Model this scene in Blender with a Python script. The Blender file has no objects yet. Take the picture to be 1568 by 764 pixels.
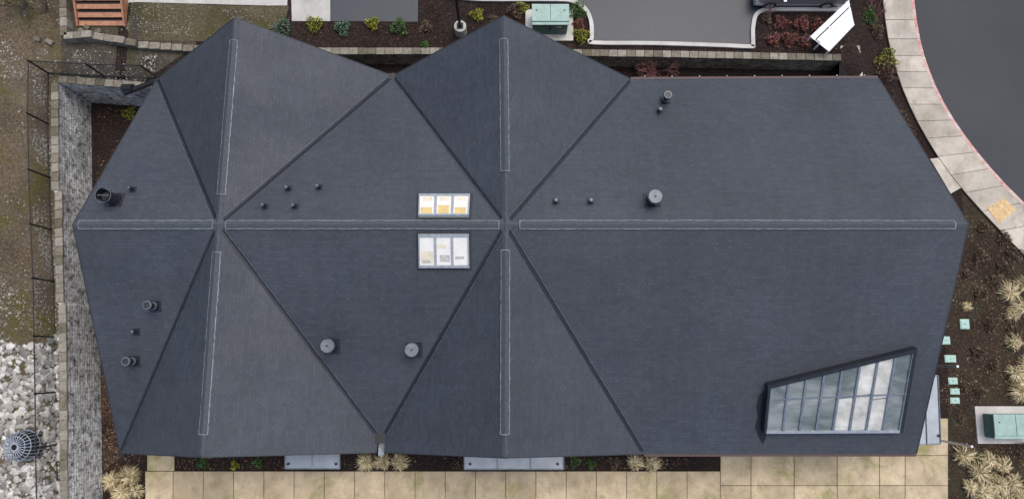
import bpy, bmesh, math, random
import numpy as np
from mathutils import Vector
random.seed(7); rng=np.random.default_rng(7)
S=bpy.context.scene
S.view_settings.view_transform='Standard'; S.view_settings.look='None'; S.view_settings.exposure=0
# ------------------------------------------------------------ survey helpers
CAMH=38.0; F=1152.0; T=math.radians(8.3)
def ray(u,v):
    a=(u-784)/F; b=(382-v)/F
    return Vector((a, b*math.cos(T)+math.sin(T), b*math.sin(T)-math.cos(T)))
def P(u,v,z=0.0):
    r=ray(u,v)
    if callable(z):
        zz=1.0
        for _ in range(12):
            k=(zz-CAMH)/r.z; zz=z(r.x*k,r.y*k)
    else: zz=z
    k=(zz-CAMH)/r.z
    return Vector((r.x*k,r.y*k,zz))
def Pplane(u,v,p0,n):
    r=ray(u,v); o=Vector((0,0,CAMH))
    return o+r*((p0-o).dot(n)/r.dot(n))
# ------------------------------------------------------------ materials
def newmat(name):
    m=bpy.data.materials.new(name); m.use_nodes=True
    nt=m.node_tree; b=nt.nodes['Principled BSDF']; return m,nt,b
def N(nt,t,**k):
    n=nt.nodes.new(t)
    for a,v in k.items(): setattr(n,a,v)
    return n
def coord(nt,kind='Object',scale=(1,1,1)):
    tc=N(nt,'ShaderNodeTexCoord'); mp=N(nt,'ShaderNodeMapping'); mp.inputs['Scale'].default_value=scale
    nt.links.new(tc.outputs[kind],mp.inputs['Vector']); return mp.outputs[0]
def noise(nt,vec,scale,detail=6,rough=.6,dist=0):
    n=N(nt,'ShaderNodeTexNoise'); n.inputs['Scale'].default_value=scale; n.inputs['Detail'].default_value=detail
    n.inputs['Roughness'].default_value=rough; n.inputs['Distortion'].default_value=dist
    nt.links.new(vec,n.inputs['Vector']); return n.outputs['Fac']
def ramp(nt,fac,stops,interp='LINEAR'):
    r=N(nt,'ShaderNodeValToRGB'); r.color_ramp.interpolation=interp
    e=r.color_ramp.elements
    while len(e)<len(stops): e.new(.5)
    for i,(p,c) in enumerate(stops):
        e[i].position=p; 
        if not hasattr(c,'__len__'): c=(c,c,c)
        e[i].color=(*c[:3],1)
    nt.links.new(fac,r.inputs[0]); return r.outputs[0]
def mix(nt,fac,a,b,blend='MIX'):
    m=N(nt,'ShaderNodeMix',data_type='RGBA',blend_type=blend)
    for sock,v in ((m.inputs[0],fac),(m.inputs[6],a),(m.inputs[7],b)):
        if isinstance(v,bpy.types.NodeSocket): nt.links.new(v,sock)
        elif hasattr(v,'__len__'): sock.default_value=(*v[:3],1)
        else: sock.default_value=v
    return m.outputs[2]
def bump(nt,b,h,strength=.4,dist=.03):
    n=N(nt,'ShaderNodeBump'); n.inputs['Strength'].default_value=strength; n.inputs['Distance'].default_value=dist
    nt.links.new(h,n.inputs['Height']); nt.links.new(n.outputs[0],b.inputs['Normal'])
def tint(nt):
    a=N(nt,'ShaderNodeAttribute'); a.attribute_name='tint'; return a.outputs['Fac']
def setc(nt,b,c):
    if isinstance(c,bpy.types.NodeSocket): nt.links.new(c,b.inputs['Base Color'])
    else: b.inputs['Base Color'].default_value=(*c,1)
def plain(name,c,rough=.6,metal=0,var=.25,scale=6,b_=.15,coat=0):
    m,nt,b=newmat(name); v=coord(nt)
    f=noise(nt,v,scale); d=tuple(x*(1-var) for x in c); l=tuple(min(1,x*(1+var)) for x in c)
    setc(nt,b,ramp(nt,f,[(.3,d),(.7,l)])); b.inputs['Roughness'].default_value=rough; b.inputs['Metallic'].default_value=metal
    b.inputs['Coat Weight'].default_value=coat
    if b_: bump(nt,b,noise(nt,v,scale*8),b_,.01)
    return m
def tinted(name,stops,rough=.8,scale=10,amt=.35,b_=.3):
    m,nt,b=newmat(name); v=coord(nt); c=ramp(nt,tint(nt),stops)
    c=mix(nt,amt,c,ramp(nt,noise(nt,v,scale),[(.3,.25),(.7,1.0)]),'MULTIPLY')
    setc(nt,b,c); b.inputs['Roughness'].default_value=rough
    if b_: bump(nt,b,noise(nt,v,scale*4),b_,.02)
    return m
def shingle(name='asphalt_shingles',k=.96,rgh=.55):
    m,nt,b=newmat(name); uv=coord(nt,'UV'); ob=coord(nt)
    def br(w,h,c1,c2,mo,ms):
        n=N(nt,'ShaderNodeTexBrick'); n.offset=.37; n.offset_frequency=2; n.squash=1
        n.inputs['Scale'].default_value=1; n.inputs['Brick Width'].default_value=w; n.inputs['Row Height'].default_value=h
        n.inputs['Mortar Size'].default_value=ms; n.inputs['Mortar Smooth'].default_value=.4
        n.inputs['Color1'].default_value=(*c1,1); n.inputs['Color2'].default_value=(*c2,1); n.inputs['Mortar'].default_value=(*mo,1)
        nt.links.new(uv,n.inputs['Vector']); return n
    a=br(.21,.145,(.049*k,.059*k,.074*k),(.062*k,.073*k,.091*k),(.038*k,.046*k,.058*k),.011)
    c=a.outputs['Color']
    w2=br(.62,.145,(.88,.88,.88),(1.08,1.08,1.08),(1,1,1),0)
    c=mix(nt,.6,c,w2.outputs['Color'],'MULTIPLY')
    c=mix(nt,.75,c,ramp(nt,noise(nt,ob,.2,5,.55),[(.3,(.78,.77,.76)),(.72,(1.15,1.16,1.18))]),'MULTIPLY')
    st=coord(nt,'UV',(2.2,.16,1))
    c=mix(nt,.4,c,ramp(nt,noise(nt,st,1.2,5,.6),[(.3,.82),(.7,1.12)]),'MULTIPLY')
    c=mix(nt,.8,c,ramp(nt,noise(nt,ob,38,3,.7),[(.3,.66),(.7,1.32)]),'MULTIPLY')
    setc(nt,b,c); b.inputs['Specular IOR Level'].default_value=.5
    nt.links.new(ramp(nt,noise(nt,ob,.35,4,.6),[(.35,rgh-.12),(.65,rgh+.12)]),b.inputs['Roughness'])
    h=mix(nt,.3,a.outputs['Fac'],noise(nt,ob,60),'MIX')
    iv=N(nt,'ShaderNodeInvert'); nt.links.new(h,iv.inputs['Color']); bump(nt,b,iv.outputs[0],.3,.015)
    return m
M_sh=shingle()
M_cap=plain('ridge_vent_shingle',(.060,.071,.086),.7,0,.25,9,.3)
M_edge=plain('flashing_light',(.22,.25,.28),.55,0,.55,5,.2)
M_vedge=plain('valley_edge_metal',(.12,.14,.165),.55,0,.5,5,.2)
M_valley=plain('valley_metal',(.017,.021,.028),.45,.1,.3,4)
M_dark=plain('dark_shingle',(.012,.014,.018),.3,0,.3,5)
M_fascia=plain('fascia_dark',(.03,.033,.038),.5)
M_gutter=plain('gutter_maroon',(.07,.022,.03),.5)
M_pipe=plain('vent_pipe_dark',(.03,.033,.04),.45,.2)
M_pipel=plain('vent_cap_grey',(.13,.15,.175),.45,.3)
M_black=plain('black_metal',(.012,.012,.014),.5)
M_frame=plain('skylight_frame',(.36,.40,.45),.4,.2)
M_blind=plain('skylight_blind',(.86,.85,.80),.25,0,.05,3,0,.6)
M_yel=plain('skylight_yellow',(.74,.56,.24),.25,0,.18,3,0,.6)
M_cream=plain('skylight_cream',(.78,.71,.55),.25,0,.15,3,0,.6)
M_dcr=plain('skylight_grey_inner',(.52,.52,.5),.2)
M_grey=plain('grey_steel',(.19,.23,.28),.4,.3)
M_galv=plain('galvanised',(.5,.53,.56),.4,.5)
M_cage=plain('cage_steel',(.38,.44,.50),.5,.2)
M_white=plain('white_paint',(.92,.92,.92),.5,0,.02)
M_green=plain('utility_green',(.30,.45,.40),.45,0,.15,3)
M_greend=plain('utility_green_dark',(.06,.15,.125),.45,0,.2,3)
M_lid=plain('valve_lid_green',(.40,.60,.53),.6,0,.15,8)
M_wood=plain('cedar_tread',(.40,.19,.11),.7,0,.3,5)
M_wall=plain('wall_siding',(.22,.21,.19),.8,0,.15,3)
M_glass,_nt,_b=newmat('window_glass'); setc(_nt,_b,(.03,.04,.05)); _b.inputs['Roughness'].default_value=.08
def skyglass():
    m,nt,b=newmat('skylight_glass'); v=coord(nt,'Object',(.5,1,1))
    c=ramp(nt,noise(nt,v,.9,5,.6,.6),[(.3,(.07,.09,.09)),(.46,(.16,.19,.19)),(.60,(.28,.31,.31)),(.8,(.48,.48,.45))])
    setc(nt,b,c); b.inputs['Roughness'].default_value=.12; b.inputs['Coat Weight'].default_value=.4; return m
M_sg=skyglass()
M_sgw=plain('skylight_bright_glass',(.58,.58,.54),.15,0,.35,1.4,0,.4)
def concrete(name,base,dark,stain=None,stamt=.0,sc=.8,th=.47):
    m,nt,b=newmat(name); v=coord(nt)
    c=ramp(nt,noise(nt,v,sc,8,.65),[(.3,dark),(.65,base)])
    c=mix(nt,.8,c,ramp(nt,tint(nt),[(0,.80),(1,1.12)]),'MULTIPLY')
    c=mix(nt,.5,c,ramp(nt,noise(nt,v,25,4,.7),[(.3,.65),(.7,1.2)]),'MULTIPLY')
    if stain:
        f=ramp(nt,noise(nt,v,.55,9,.72,.5),[(th,0),(th+.14,stamt)]); c=mix(nt,f,c,stain)
        f=ramp(nt,noise(nt,coord(nt,'Object',(1,.6,1)),1.7,8,.75),[(.5,0),(.66,.45)]); c=mix(nt,f,c,tuple(x*.55 for x in dark))
    setc(nt,b,c); b.inputs['Roughness'].default_value=.75; bump(nt,b,noise(nt,v,50),.2,.01); return m
M_walk=concrete('walkway_concrete',(.72,.59,.39),(.43,.34,.21),(.24,.25,.05),.75,.8,.53)
M_side=concrete('sidewalk_concrete',(.68,.62,.53),(.45,.41,.35),(.30,.26,.19),.5)
M_conc=concrete('kerb_concrete',(.62,.61,.57),(.42,.41,.39))
M_tac=plain('tactile_yellow',(.66,.47,.24),.7)
M_joint=plain('joint_dark',(.09,.08,.05),.9)
def asphalt(name,c,rough,var=.12):
    m,nt,b=newmat(name); v=coord(nt)
    d=tuple(x*(1-var) for x in c); l=tuple(x*(1+var) for x in c)
    k=ramp(nt,noise(nt,v,.2,4,.5),[(.3,d),(.7,l)])
    k=mix(nt,.6,k,ramp(nt,noise(nt,v,30,3,.8),[(.3,.55),(.75,1.5)]),'MULTIPLY')
    f=ramp(nt,noise(nt,v,.8,9,.8,.6),[(.62,0),(.72,.35)]); k=mix(nt,f,k,tuple(x*1.9 for x in c))
    setc(nt,b,k); b.inputs['Roughness'].default_value=rough; b.inputs['Specular IOR Level'].default_value=.4
    bump(nt,b,noise(nt,v,60),.3,.01); return m
M_road=asphalt('road_asphalt',(.060,.062,.070),.8)
M_lot=asphalt('parking_asphalt',(.048,.055,.067),.4)
def mulch(name,a,c_,d,greens=None,gth=.48,gs=.45,ga=.75,fs=9):
    m,nt,b=newmat(name); v=coord(nt)
    c=ramp(nt,noise(nt,v,fs,10,.8),[(.32,a),(.52,c_),(.70,d)])
    c=mix(nt,.7,c,ramp(nt,noise(nt,v,.5,5,.6),[(.3,.55),(.7,1.25)]),'MULTIPLY')
    if greens:
        f=ramp(nt,noise(nt,v,gs,9,.75,.4),[(gth,0),(gth+.12,ga)]); c=mix(nt,f,c,ramp(nt,noise(nt,v,14,5,.7),[(.3,tuple(x*.5 for x in greens)),(.7,greens)]))
    setc(nt,b,c); b.inputs['Roughness'].default_value=.95; b.inputs['Specular IOR Level'].default_value=.15
    bump(nt,b,noise(nt,v,14,8,.8),1.0,.08); return m
M_mulch=mulch('bark_mulch',(.010,.007,.007),(.036,.025,.022),(.12,.085,.072))
M_bed=mulch('east_bed_soil',(.018,.013,.010),(.06,.042,.032),(.17,.13,.10),(.09,.085,.05))
M_dirt=mulch('dirt_moss',(.065,.05,.033),(.17,.135,.09),(.32,.27,.20),(.17,.15,.035),.47,.4,.8)
M_gravel=mulch('gravel_grass',(.04,.036,.03),(.10,.088,.07),(.22,.20,.17),(.09,.09,.035))
M_verge=mulch('verge_grass',(.05,.045,.03),(.14,.12,.075),(.28,.25,.17),(.11,.105,.035),.50)
def blockwall(name,white,dark,wt):
    m,nt,b=newmat(name); uv=coord(nt,'UV'); v=coord(nt)
    n=N(nt,'ShaderNodeTexBrick'); n.inputs['Scale'].default_value=1; n.inputs['Brick Width'].default_value=.42; n.inputs['Row Height'].default_value=.2
    n.inputs['Mortar Size'].default_value=.014; n.inputs['Color1'].default_value=(.75,.75,.75,1); n.inputs['Color2'].default_value=(1.2,1.2,1.2,1); n.inputs['Mortar'].default_value=(.22,.22,.22,1)
    nt.links.new(uv,n.inputs['Vector'])
    c=ramp(nt,noise(nt,v,3.2,12,.85,.4),[(wt-.05,dark),(wt,tuple((x+y)/2.2 for x,y in zip(white,dark))),(wt+.05,white)])
    c=mix(nt,.8,c,n.outputs['Color'],'MULTIPLY')
    c=mix(nt,.7,c,ramp(nt,noise(nt,v,.5,4,.6),[(.35,.5),(.55,1.1)]),'MULTIPLY')
    setc(nt,b,c); b.inputs['Roughness'].default_value=.9
    bump(nt,b,noise(nt,v,20,6,.8),.6,.04); return m
M_bw=blockwall('efflorescent_block',(.95,.95,.93),(.12,.11,.09),.465)
M_bn=blockwall('stone_block',(.42,.38,.30),(.12,.11,.085),.48)
M_red,_nt,_b=newmat('red_kerb_paint'); _v=coord(_nt); setc(_nt,_b,ramp(_nt,noise(_nt,_v,2.5,10,.8),[(.42,(.55,.20,.20)),(.52,(.60,.38,.35)),(.62,(.62,.56,.50))]))
M_capst=tinted('cap_stone',[(0,(.16,.14,.10)),(.5,(.29,.26,.20)),(1,(.40,.37,.31))],.9,6,.6)
M_rock=tinted('river_rock',[(0,(.18,.17,.15)),(.4,(.40,.38,.34)),(.75,(.60,.57,.51)),(1,(.82,.80,.76))],.8,8,.3)
M_leaf=tinted('fallen_leaf',[(0,(.03,.02,.018)),(.5,(.10,.055,.035)),(.85,(.24,.13,.065)),(1,(.40,.31,.2))],.8,10,.2,0)
M_straw=tinted('straw_blade',[(0,(.14,.12,.05)),(.35,(.45,.37,.19)),(1,(.90,.78,.52))],.7,6,.1,0)
M_twig=tinted('twig',[(0,(.12,.05,.05)),(1,(.36,.17,.15))],.8,6,.2,0)
M_dtwig=tinted('dark_twig',[(0,(.03,.025,.02)),(1,(.12,.10,.08))],.8,6,.2,0)
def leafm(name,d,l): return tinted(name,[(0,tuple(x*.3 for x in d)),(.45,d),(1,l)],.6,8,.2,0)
M_gr=leafm('leaf_green',(.04,.10,.025),(.17,.33,.08)); M_yg=leafm('leaf_yellowgreen',(.15,.18,.02),(.62,.58,.08))
M_rd=leafm('leaf_russet',(.17,.05,.045),(.45,.20,.15)); M_bg=leafm('leaf_bluegreen',(.06,.13,.085),(.25,.40,.25)); M_br=leafm('leaf_brown',(.11,.075,.05),(.32,.23,.15))
# ------------------------------------------------------------ mesh builder
class MB:
    def __init__(s): s.v=[];s.f=[];s.t=[];s.m=[];s.uv=[]
    def add(s,vs,fs,t=.5,m=0,uv=None):
        o=len(s.v); s.v+= [tuple(x) for x in vs]
        for i,f in enumerate(fs):
            s.f.append(tuple(o+k for k in f)); s.t.append(t); s.m.append(m)
            s.uv.append(uv[i] if uv else None)
    def prism(s,bot,top,t=.5,m=0):
        n=len(bot); s.add(list(bot)+list(top),[tuple(range(n-1,-1,-1)),tuple(range(n,2*n))]+[(i,(i+1)%n,n+(i+1)%n,n+i) for i in range(n)],t,m)
    def box(s,c,d,t=.5,m=0,rz=0):
        ca,sa=math.cos(rz),math.sin(rz); q=[]
        for z in (-1,1):
            q.append([(c[0]+ca*x*d[0]/2-sa*y*d[1]/2,c[1]+sa*x*d[0]/2+ca*y*d[1]/2,c[2]+z*d[2]/2) for x,y in ((-1,-1),(1,-1),(1,1),(-1,1))])
        s.prism(q[0],q[1],t,m)
    def cyl(s,p0,p1,r0,r1=None,n=16,t=.5,m=0,caps=True):
        r1=r0 if r1 is None else r1
        p0=Vector(p0);p1=Vector(p1);d=(p1-p0).normalized(); a=d.orthogonal().normalized(); b=d.cross(a)
        A=[];B=[]
        for i in range(n):
            w=2*math.pi*i/n; k=a*math.cos(w)+b*math.sin(w); A.append(p0+k*r0);B.append(p1+k*r1)
        if caps: s.prism(A,B,t,m)
        else: s.add(A+B,[(i,(i+1)%n,n+(i+1)%n,n+i) for i in range(n)],t,m)
    def obj(s,name,mats,parent=None,smooth=False,bevel=0):
        me=bpy.data.meshes.new(name); me.from_pydata(s.v,[],s.f)
        if not isinstance(mats,(list,tuple)): mats=[mats]
        for m in mats: me.materials.append(m)
        me.polygons.foreach_set('material_index',s.m)
        at=me.attributes.new('tint','FLOAT','FACE'); at.data.foreach_set('value',s.t)
        if any(u is not None for u in s.uv):
            l=me.uv_layers.new(name='UVMap'); i=0
            for f,u in zip(s.f,s.uv):
                for k in range(len(f)):
                    if u: l.data[i].uv=u[k]
                    i+=1
        if smooth: me.polygons.foreach_set('use_smooth',[True]*len(s.f))
        me.update(); o=bpy.data.objects.new(name,me); S.collection.objects.link(o)
        if bevel:
            bv=o.modifiers.new('bevel','BEVEL'); bv.width=bevel; bv.segments=2; bv.limit_method='ANGLE'
        if parent: o.parent=parent
        return o
def empty(name):
    o=bpy.data.objects.new(name,None); S.collection.objects.link(o); return o
def sheet(name,pts,mat,hf=None,off=.004,cell=1.0):
    bm=bmesh.new(); vs=[bm.verts.new((p[0],p[1],0)) for p in pts]; bm.faces.new(vs)
    if hf:
        xs=[p[0] for p in pts]; ys=[p[1] for p in pts]
        for ax,(lo,hi) in enumerate(((min(xs),max(xs)),(min(ys),max(ys)))):
            k=lo+cell
            while k<hi:
                co=[0,0,0];no=[0,0,0];co[ax]=k;no[ax]=1
                bmesh.ops.bisect_plane(bm,geom=bm.verts[:]+bm.edges[:]+bm.faces[:],plane_co=co,plane_no=no); k+=cell
        for v in bm.verts: v.co.z=hf(v.co.x,v.co.y)+off
    else:
        for v in bm.verts: v.co.z=off
    bmesh.ops.recalc_face_normals(bm,faces=bm.faces)
    if sum(f.normal.z for f in bm.faces)<0: bmesh.ops.reverse_faces(bm,faces=bm.faces)
    me=bpy.data.meshes.new(name); bm.to_mesh(me); bm.free(); me.materials.append(mat)
    a=me.attributes.new('tint','FLOAT','FACE'); a.data.foreach_set('value',[.5]*len(me.polygons))
    o=bpy.data.objects.new(name,me); S.collection.objects.link(o); return o
# ------------------------------------------------------------ terrain
ZW=2.8; ZN=1.3
XA=P(200,60,ZW).x; XB=P(430,60,ZN).x; X1=P(1287,85,ZN).x; X2=P(1350,60,0).x; YW=P(1280,88,ZN).y
def ss(t): t=max(0,min(1,t)); return t*t*(3-2*t)
def hN(x,y):
    if x<XA: return ZW
    if x<XB: return ZW+(ZN-ZW)*(x-XA)/(XB-XA)
    if x<=X1: return ZN
    return ZN*(1-ss((x-X1)/(X2-X1)))*ss((y-(YW-1.8))/1.7)
sheet('ground',[(-400,-400),(400,-400),(400,400),(-400,400)],M_mulch,None,0.0)
wallW=[P(91,128,ZW),P(92,292,ZW),P(97,294,ZW),P(99,463,ZW),P(103,466,ZW),P(106,764,ZW)]
wallW=[Vector((p.x,p.y,0)) for p in wallW]; d=(wallW[-1]-wallW[-2]).normalized(); wallW.append(wallW[-1]+d*14)
retN=[Vector((P(91,128,ZW).x,P(91,128,ZW).y,0)),Vector((P(246,139,ZW).x,P(246,139,ZW).y,0))]
xw0=wallW[0].x; y0=wallW[0].y
pl=[(p.x,p.y) for p in wallW]+[(-300,wallW[-1].y),(-300,300),(xw0,300)]
sheet('hillside_terrain',pl,M_dirt,None,ZW)
nw=[P(300,90,hN),P(480,84,hN),P(700,84,hN),P(1000,88,hN),P(1287,94,hN)]
sy=[(xw0,y0),(retN[1].x,retN[1].y),(nw[0].x,nw[0].y)]+[(p.x,p.y) for p in nw[1:]]
sheet('terrace_terrain',sy+[(sy[-1][0],60),(xw0,60)],M_mulch,hN,0,1.0)
sheet('slope_terrain',[(X1,YW-2.2),(X2+.1,YW-2.2),(X2+.1,60),(X1,60)],M_mulch,hN,.003,.5)
PN=lambda L:[P(u,v,hN) for u,v in L]
sheet('hillside_dirt',PN([(94,-60),(300,-60),(300,70),(215,128),(150,128),(94,124)]),M_gravel,hN,.006)
sheet('grass_verge',PN([(188,6),(445,10),(440,38),(330,64),(210,62),(188,40)]),M_verge,hN,.012)
sheet('footpath',PN([(186,-60),(445,-60),(445,9),(186,5)]),M_conc,hN,.016)
sheet('driveway_apron',PN([(445,-60),(506,-60),(506,33),(447,33)]),M_conc,hN,.016)
sheet('service_asphalt',PN([(507,-60),(640,-60),(640,34),(507,33)]),M_lot,hN,.016)
def smooth(pts,n=6):
    out=[]
    for i in range(len(pts)-1):
        p0=pts[max(i-1,0)];p1=pts[i];p2=pts[i+1];p3=pts[min(i+2,len(pts)-1)]
        for k in range(n):
            t=k/n; out.append(.5*((2*p1)+(p2-p0)*t+(2*p0-5*p1+4*p2-p3)*t*t+(3*p1-p0-3*p2+p3)*t**3))
    out.append(pts[-1]); return out
kp=[(690,-4),(740,1),(850,1),(880,5),(897,17),(905,36),(906,60),(908,67),(1000,68),(1100,71),(1148,73),(1152,70),(1152,45),(1156,26),(1166,18),(1182,16),(1240,16),(1292,17)]
kw=[P(u,v,hN) for u,v in kp]
ks=smooth(kw,4)
sheet('parking_lot',[(p.x,p.y) for p in ks]+[(ks[-1].x,70),(ks[0].x,70)],M_lot,None,ZN+.012)
def strip(path,w0,w1,z0,z1,mb,seg=None,t=None,m=0,gap=0.0):
    n=len(path); L=[];R=[]
    for i in range(n):
        a=path[max(i-1,0)];b=path[min(i+1,n-1)]; d=Vector((b.x-a.x,b.y-a.y,0)).normalized(); nn=Vector((-d.y,d.x,0))
        p=Vector((path[i].x,path[i].y,0)); L.append(p+nn*w1); R.append(p+nn*w0)
    for i in range(n-1):
        q=[R[i],R[i+1],L[i+1],L[i]]
        if gap:
            c=sum(q,Vector())/4; q=[x+(c-x).normalized()*gap for x in q]
        mb.prism([Vector((p.x,p.y,z0)) for p in q],[Vector((p.x,p.y,z1)) for p in q],random.random() if t is None else t,m)
mb=MB(); strip(ks,-.10,.10,ZN-.02,ZN+.14,mb,t=1.0); mb.obj('kerb',M_conc)
# ------------------------------------------------------------ east sidewalk + road
inn=[(1345,-160),(1349,-60),(1352,0),(1360,60),(1373,110),(1392,160),(1419,212),(1456,268),(1504,324),(1568,390),(1680,500),(1800,610)]
outr=[(1392,-160),(1397,-60),(1400,0),(1409,60),(1424,110),(1447,160),(1478,208),(1518,258),(1568,310),(1640,372),(1740,450),(1850,530)]
ip=smooth([P(u,v,.12) for u,v in inn],2); op=smooth([P(u,v,.12) for u,v in outr],2)
sheet('road',[(p.x,p.y) for p in op]+[(120,op[-1].y),(120,op[0].y)],M_road,None,.008)
mb=MB()
for i in range(len(ip)-1):
    q=[ip[i],op[i],op[i+1],ip[i+1]]; c=sum(q,Vector())/4; q=[x+(c-x).normalized()*.022 for x in q]
    mb.prism([Vector((p.x,p.y,.0)) for p in q],[Vector((p.x,p.y,.12)) for p in q],random.random())
mb.obj('sidewalk',M_side,bevel=.012)
mb=MB(); 
for i in range(len(ip)-1):
    q=[ip[i],op[i],op[i+1],ip[i+1]]; mb.prism([Vector((p.x,p.y,.0)) for p in q],[Vector((p.x,p.y,.10)) for p in q])
mb.obj('sidewalk_base',M_joint)
mb=MB(); strip(op,-.16,-.004,0,.125,mb,gap=.004); mb.obj('painted_kerb',M_red)
def quadslab(name,px,z0,z1,mat,hf=None,bev=.012,grid=(1,1),parent=None):
    mb=MB(); c=[P(u,v,hf if hf else z1) for u,v in px]; nx,ny=grid
    f=lambda a,b:(c[0]*(1-a)+c[1]*a)*(1-b)+(c[3]*(1-a)+c[2]*a)*b
    for i in range(nx):
        for j in range(ny):
            q=[f(i/nx,(j+1)/ny),f((i+1)/nx,(j+1)/ny),f((i+1)/nx,j/ny),f(i/nx,j/ny)]
            cc=sum(q,Vector())/4; q=[x+(cc-x).normalized()*.012 for x in q]
            if hf: mb.prism([p+Vector((0,0,-.1)) for p in q],[p+Vector((0,0,.06)) for p in q],random.random())
            else: mb.prism([Vector((p.x,p.y,z0)) for p in q],[Vector((p.x,p.y,z1)) for p in q],random.random())
    return mb.obj(name,mat,parent,bevel=bev)
quadslab('tactile_paving',[(1511,318),(1538,303),(1556,321),(1529,343)],.10,.135,M_tac,bev=.004)
quadslab('curb_ramp_landing',[(1424,243),(1440,241),(1472,288),(1456,297)],0,.1,M_side)
quadslab('utility_pad',[(1286,71),(1316,71),(1321,119),(1286,119)],0,.1,M_conc,hf=hN,grid=(1,2))
# ------------------------------------------------------------ south walkway
mb=MB(); zt=.06
def slab(x0,y0_,x1,y1_,mb,t=None):
    q=[P(x0,y1_,zt),P(x1,y1_,zt),P(x1,y0_,zt),P(x0,y0_,zt)]; c=sum(q,Vector())/4; q=[x+(c-x).normalized()*.02 for x in q]
    mb.prism([Vector((p.x,p.y,0)) for p in q],q,random.random() if t is None else t)
xs=[222]+[265+46.3*i for i in range(19)]; xs[-1]=1103
for a,b_ in zip(xs[:-1],xs[1:]): slab(a,721,b_,768,mb); slab(a,768,b_,815,mb); slab(a,815,b_,862,mb)
slab(225,660,267,721,mb)
xr=[1103,1150,1216,1282,1347,1386,1452]
for a,b_ in zip(xr[:-1],xr[1:]): slab(a,640,b_,697,mb); slab(a,697,b_,743,mb); slab(a,743,b_,800,mb); slab(a,800,b_,862,mb)
mb.obj('concrete_walkway',M_walk,bevel=.012)
q=[P(222,862,.04),P(1452,862,.04),P(1452,640,.04),P(1103,640,.04),P(1103,721,.04),P(222,721,.04)]
mb=MB(); mb.prism([Vector((p.x,p.y,0)) for p in q],q); mb.obj('walkway_base',M_joint)
sheet('east_planting_bed',[P(*p)[:2] for p in [(1452,900),(1452,560),(1440,470),(1480,345),(1470,290),(1500,320),(1568,388),(1800,606),(2000,606),(2000,900)]],M_bed,None,.006)
# ------------------------------------------------------------ retaining walls
def wall(name,path,th,z0,z1,mat,capmat=None,capw=.45,side=1,parent=None):
    mb=MB(); n=len(path); off=[]
    for i in range(n):
        a=path[max(i-1,0)];b=path[min(i+1,n-1)]; d=Vector((b.x-a.x,b.y-a.y,0)).normalized(); off.append(Vector((-d.y,d.x,0))*th*side)
    g=lambda z,p: z(p.x,p.y) if callable(z) else z
    dist=0
    for i in range(n-1):
        a,b=path[i],path[i+1]; L=(b-a).length; A=[Vector((a.x,a.y,g(z0,a))),Vector((b.x,b.y,g(z0,b))),Vector((b.x,b.y,g(z1,b))),Vector((a.x,a.y,g(z1,a)))]
        B=[p+off[i+(k in(1,2))] for k,p in enumerate(A)]
        uv=[(dist,A[0].z),(dist+L,A[1].z),(dist+L,A[2].z),(dist,A[3].z)]
        mb.add(A,[(0,1,2,3)],uv=[uv]); mb.add(B,[(3,2,1,0)],uv=[uv[::-1]])
        mb.add([A[3],A[2],B[2],B[3]],[(0,1,2,3)],uv=[[(dist,0),(dist+L,0),(dist+L,th),(dist,th)]])
        mb.add([A[0],A[3],B[3],B[0]],[(0,1,2,3)],uv=[[(0,0),(0,1),(th,1),(th,0)]]); mb.add([A[1],A[2],B[2],B[1]],[(0,1,2,3)],uv=[[(0,0),(0,1),(th,1),(th,0)]])
        dist+=L
    e=parent or empty(name); mb.obj('face',mat,e)
    if capmat:
        mb=MB()
        for i in range(n-1):
            a,b=path[i],path[i+1]; L=(b-a).length; k=max(1,round(L/capw)); dd=(b-a).normalized(); nn=Vector((-dd.y,dd.x,0))*side
            for j in range(k):
                p=a+(b-a)*(j/k)+dd*.012; q=a+(b-a)*((j+1)/k)-dd*.012
                jt=random.uniform(-.01,.01); c=[p-nn*(.03+jt),q-nn*(.03+jt),q+nn*(th+.02),p+nn*(th+.02)]
                hz=random.uniform(-.006,.006)
                mb.prism([Vector((x.x,x.y,g(z1,x)+.002)) for x in c],[Vector((x.x,x.y,g(z1,x)+.09+hz)) for x in c],random.random())
        mb.obj('cap_stones',capmat,e,bevel=.01)
    return e
wall('stone_retaining_wall',wallW,.30,0,ZW+.08,M_bw,M_capst,side=-1)
wall('stone_retaining_wall',[retN[0]+Vector((.01,0,0)),retN[1]],.30,0,ZW+.08,M_bw,M_capst,side=1)
h2=lambda x,y:hN(min(x,X1-.001),y)+.04
wp=[Vector((retN[1].x,retN[1].y,0))]+[Vector((p.x,p.y,0)) for p in nw]
wall('block_retaining_wall',wp,.3,0,h2,M_bn,M_capst,side=1)
e=empty('stepped_block_wall'); mb=MB()
sp=[P(u,v,hN) for u,v in [(106,-20),(106,20),(107,62),(150,60),(215,72),(300,78),(400,80),(480,80)]]
for i in range(len(sp)-1):
    a,b=sp[i],sp[i+1]; L=(b-a).length; k=max(1,round(L/.5)); rz=math.atan2(b.y-a.y,b.x-a.x)
    for j in range(k):
        c=a+(b-a)*((j+.5)/k); H=.55 if i<3 else .42 if i<4 else .3
        H+=random.choice((0,0,.08)); z=hN(c.x,c.y)
        mb.box((c.x,c.y,z+H/2-.05),(L/k-.02,.34,H+.1),random.random(),0,rz+random.uniform(-.02,.02))
mb.obj('blocks',M_capst,e,bevel=.015)
e=empty('timber_stairs'); mb=MB(); a=P(122,42,ZW); b=P(190,42,ZW); wdt=b.x-a.x
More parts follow.
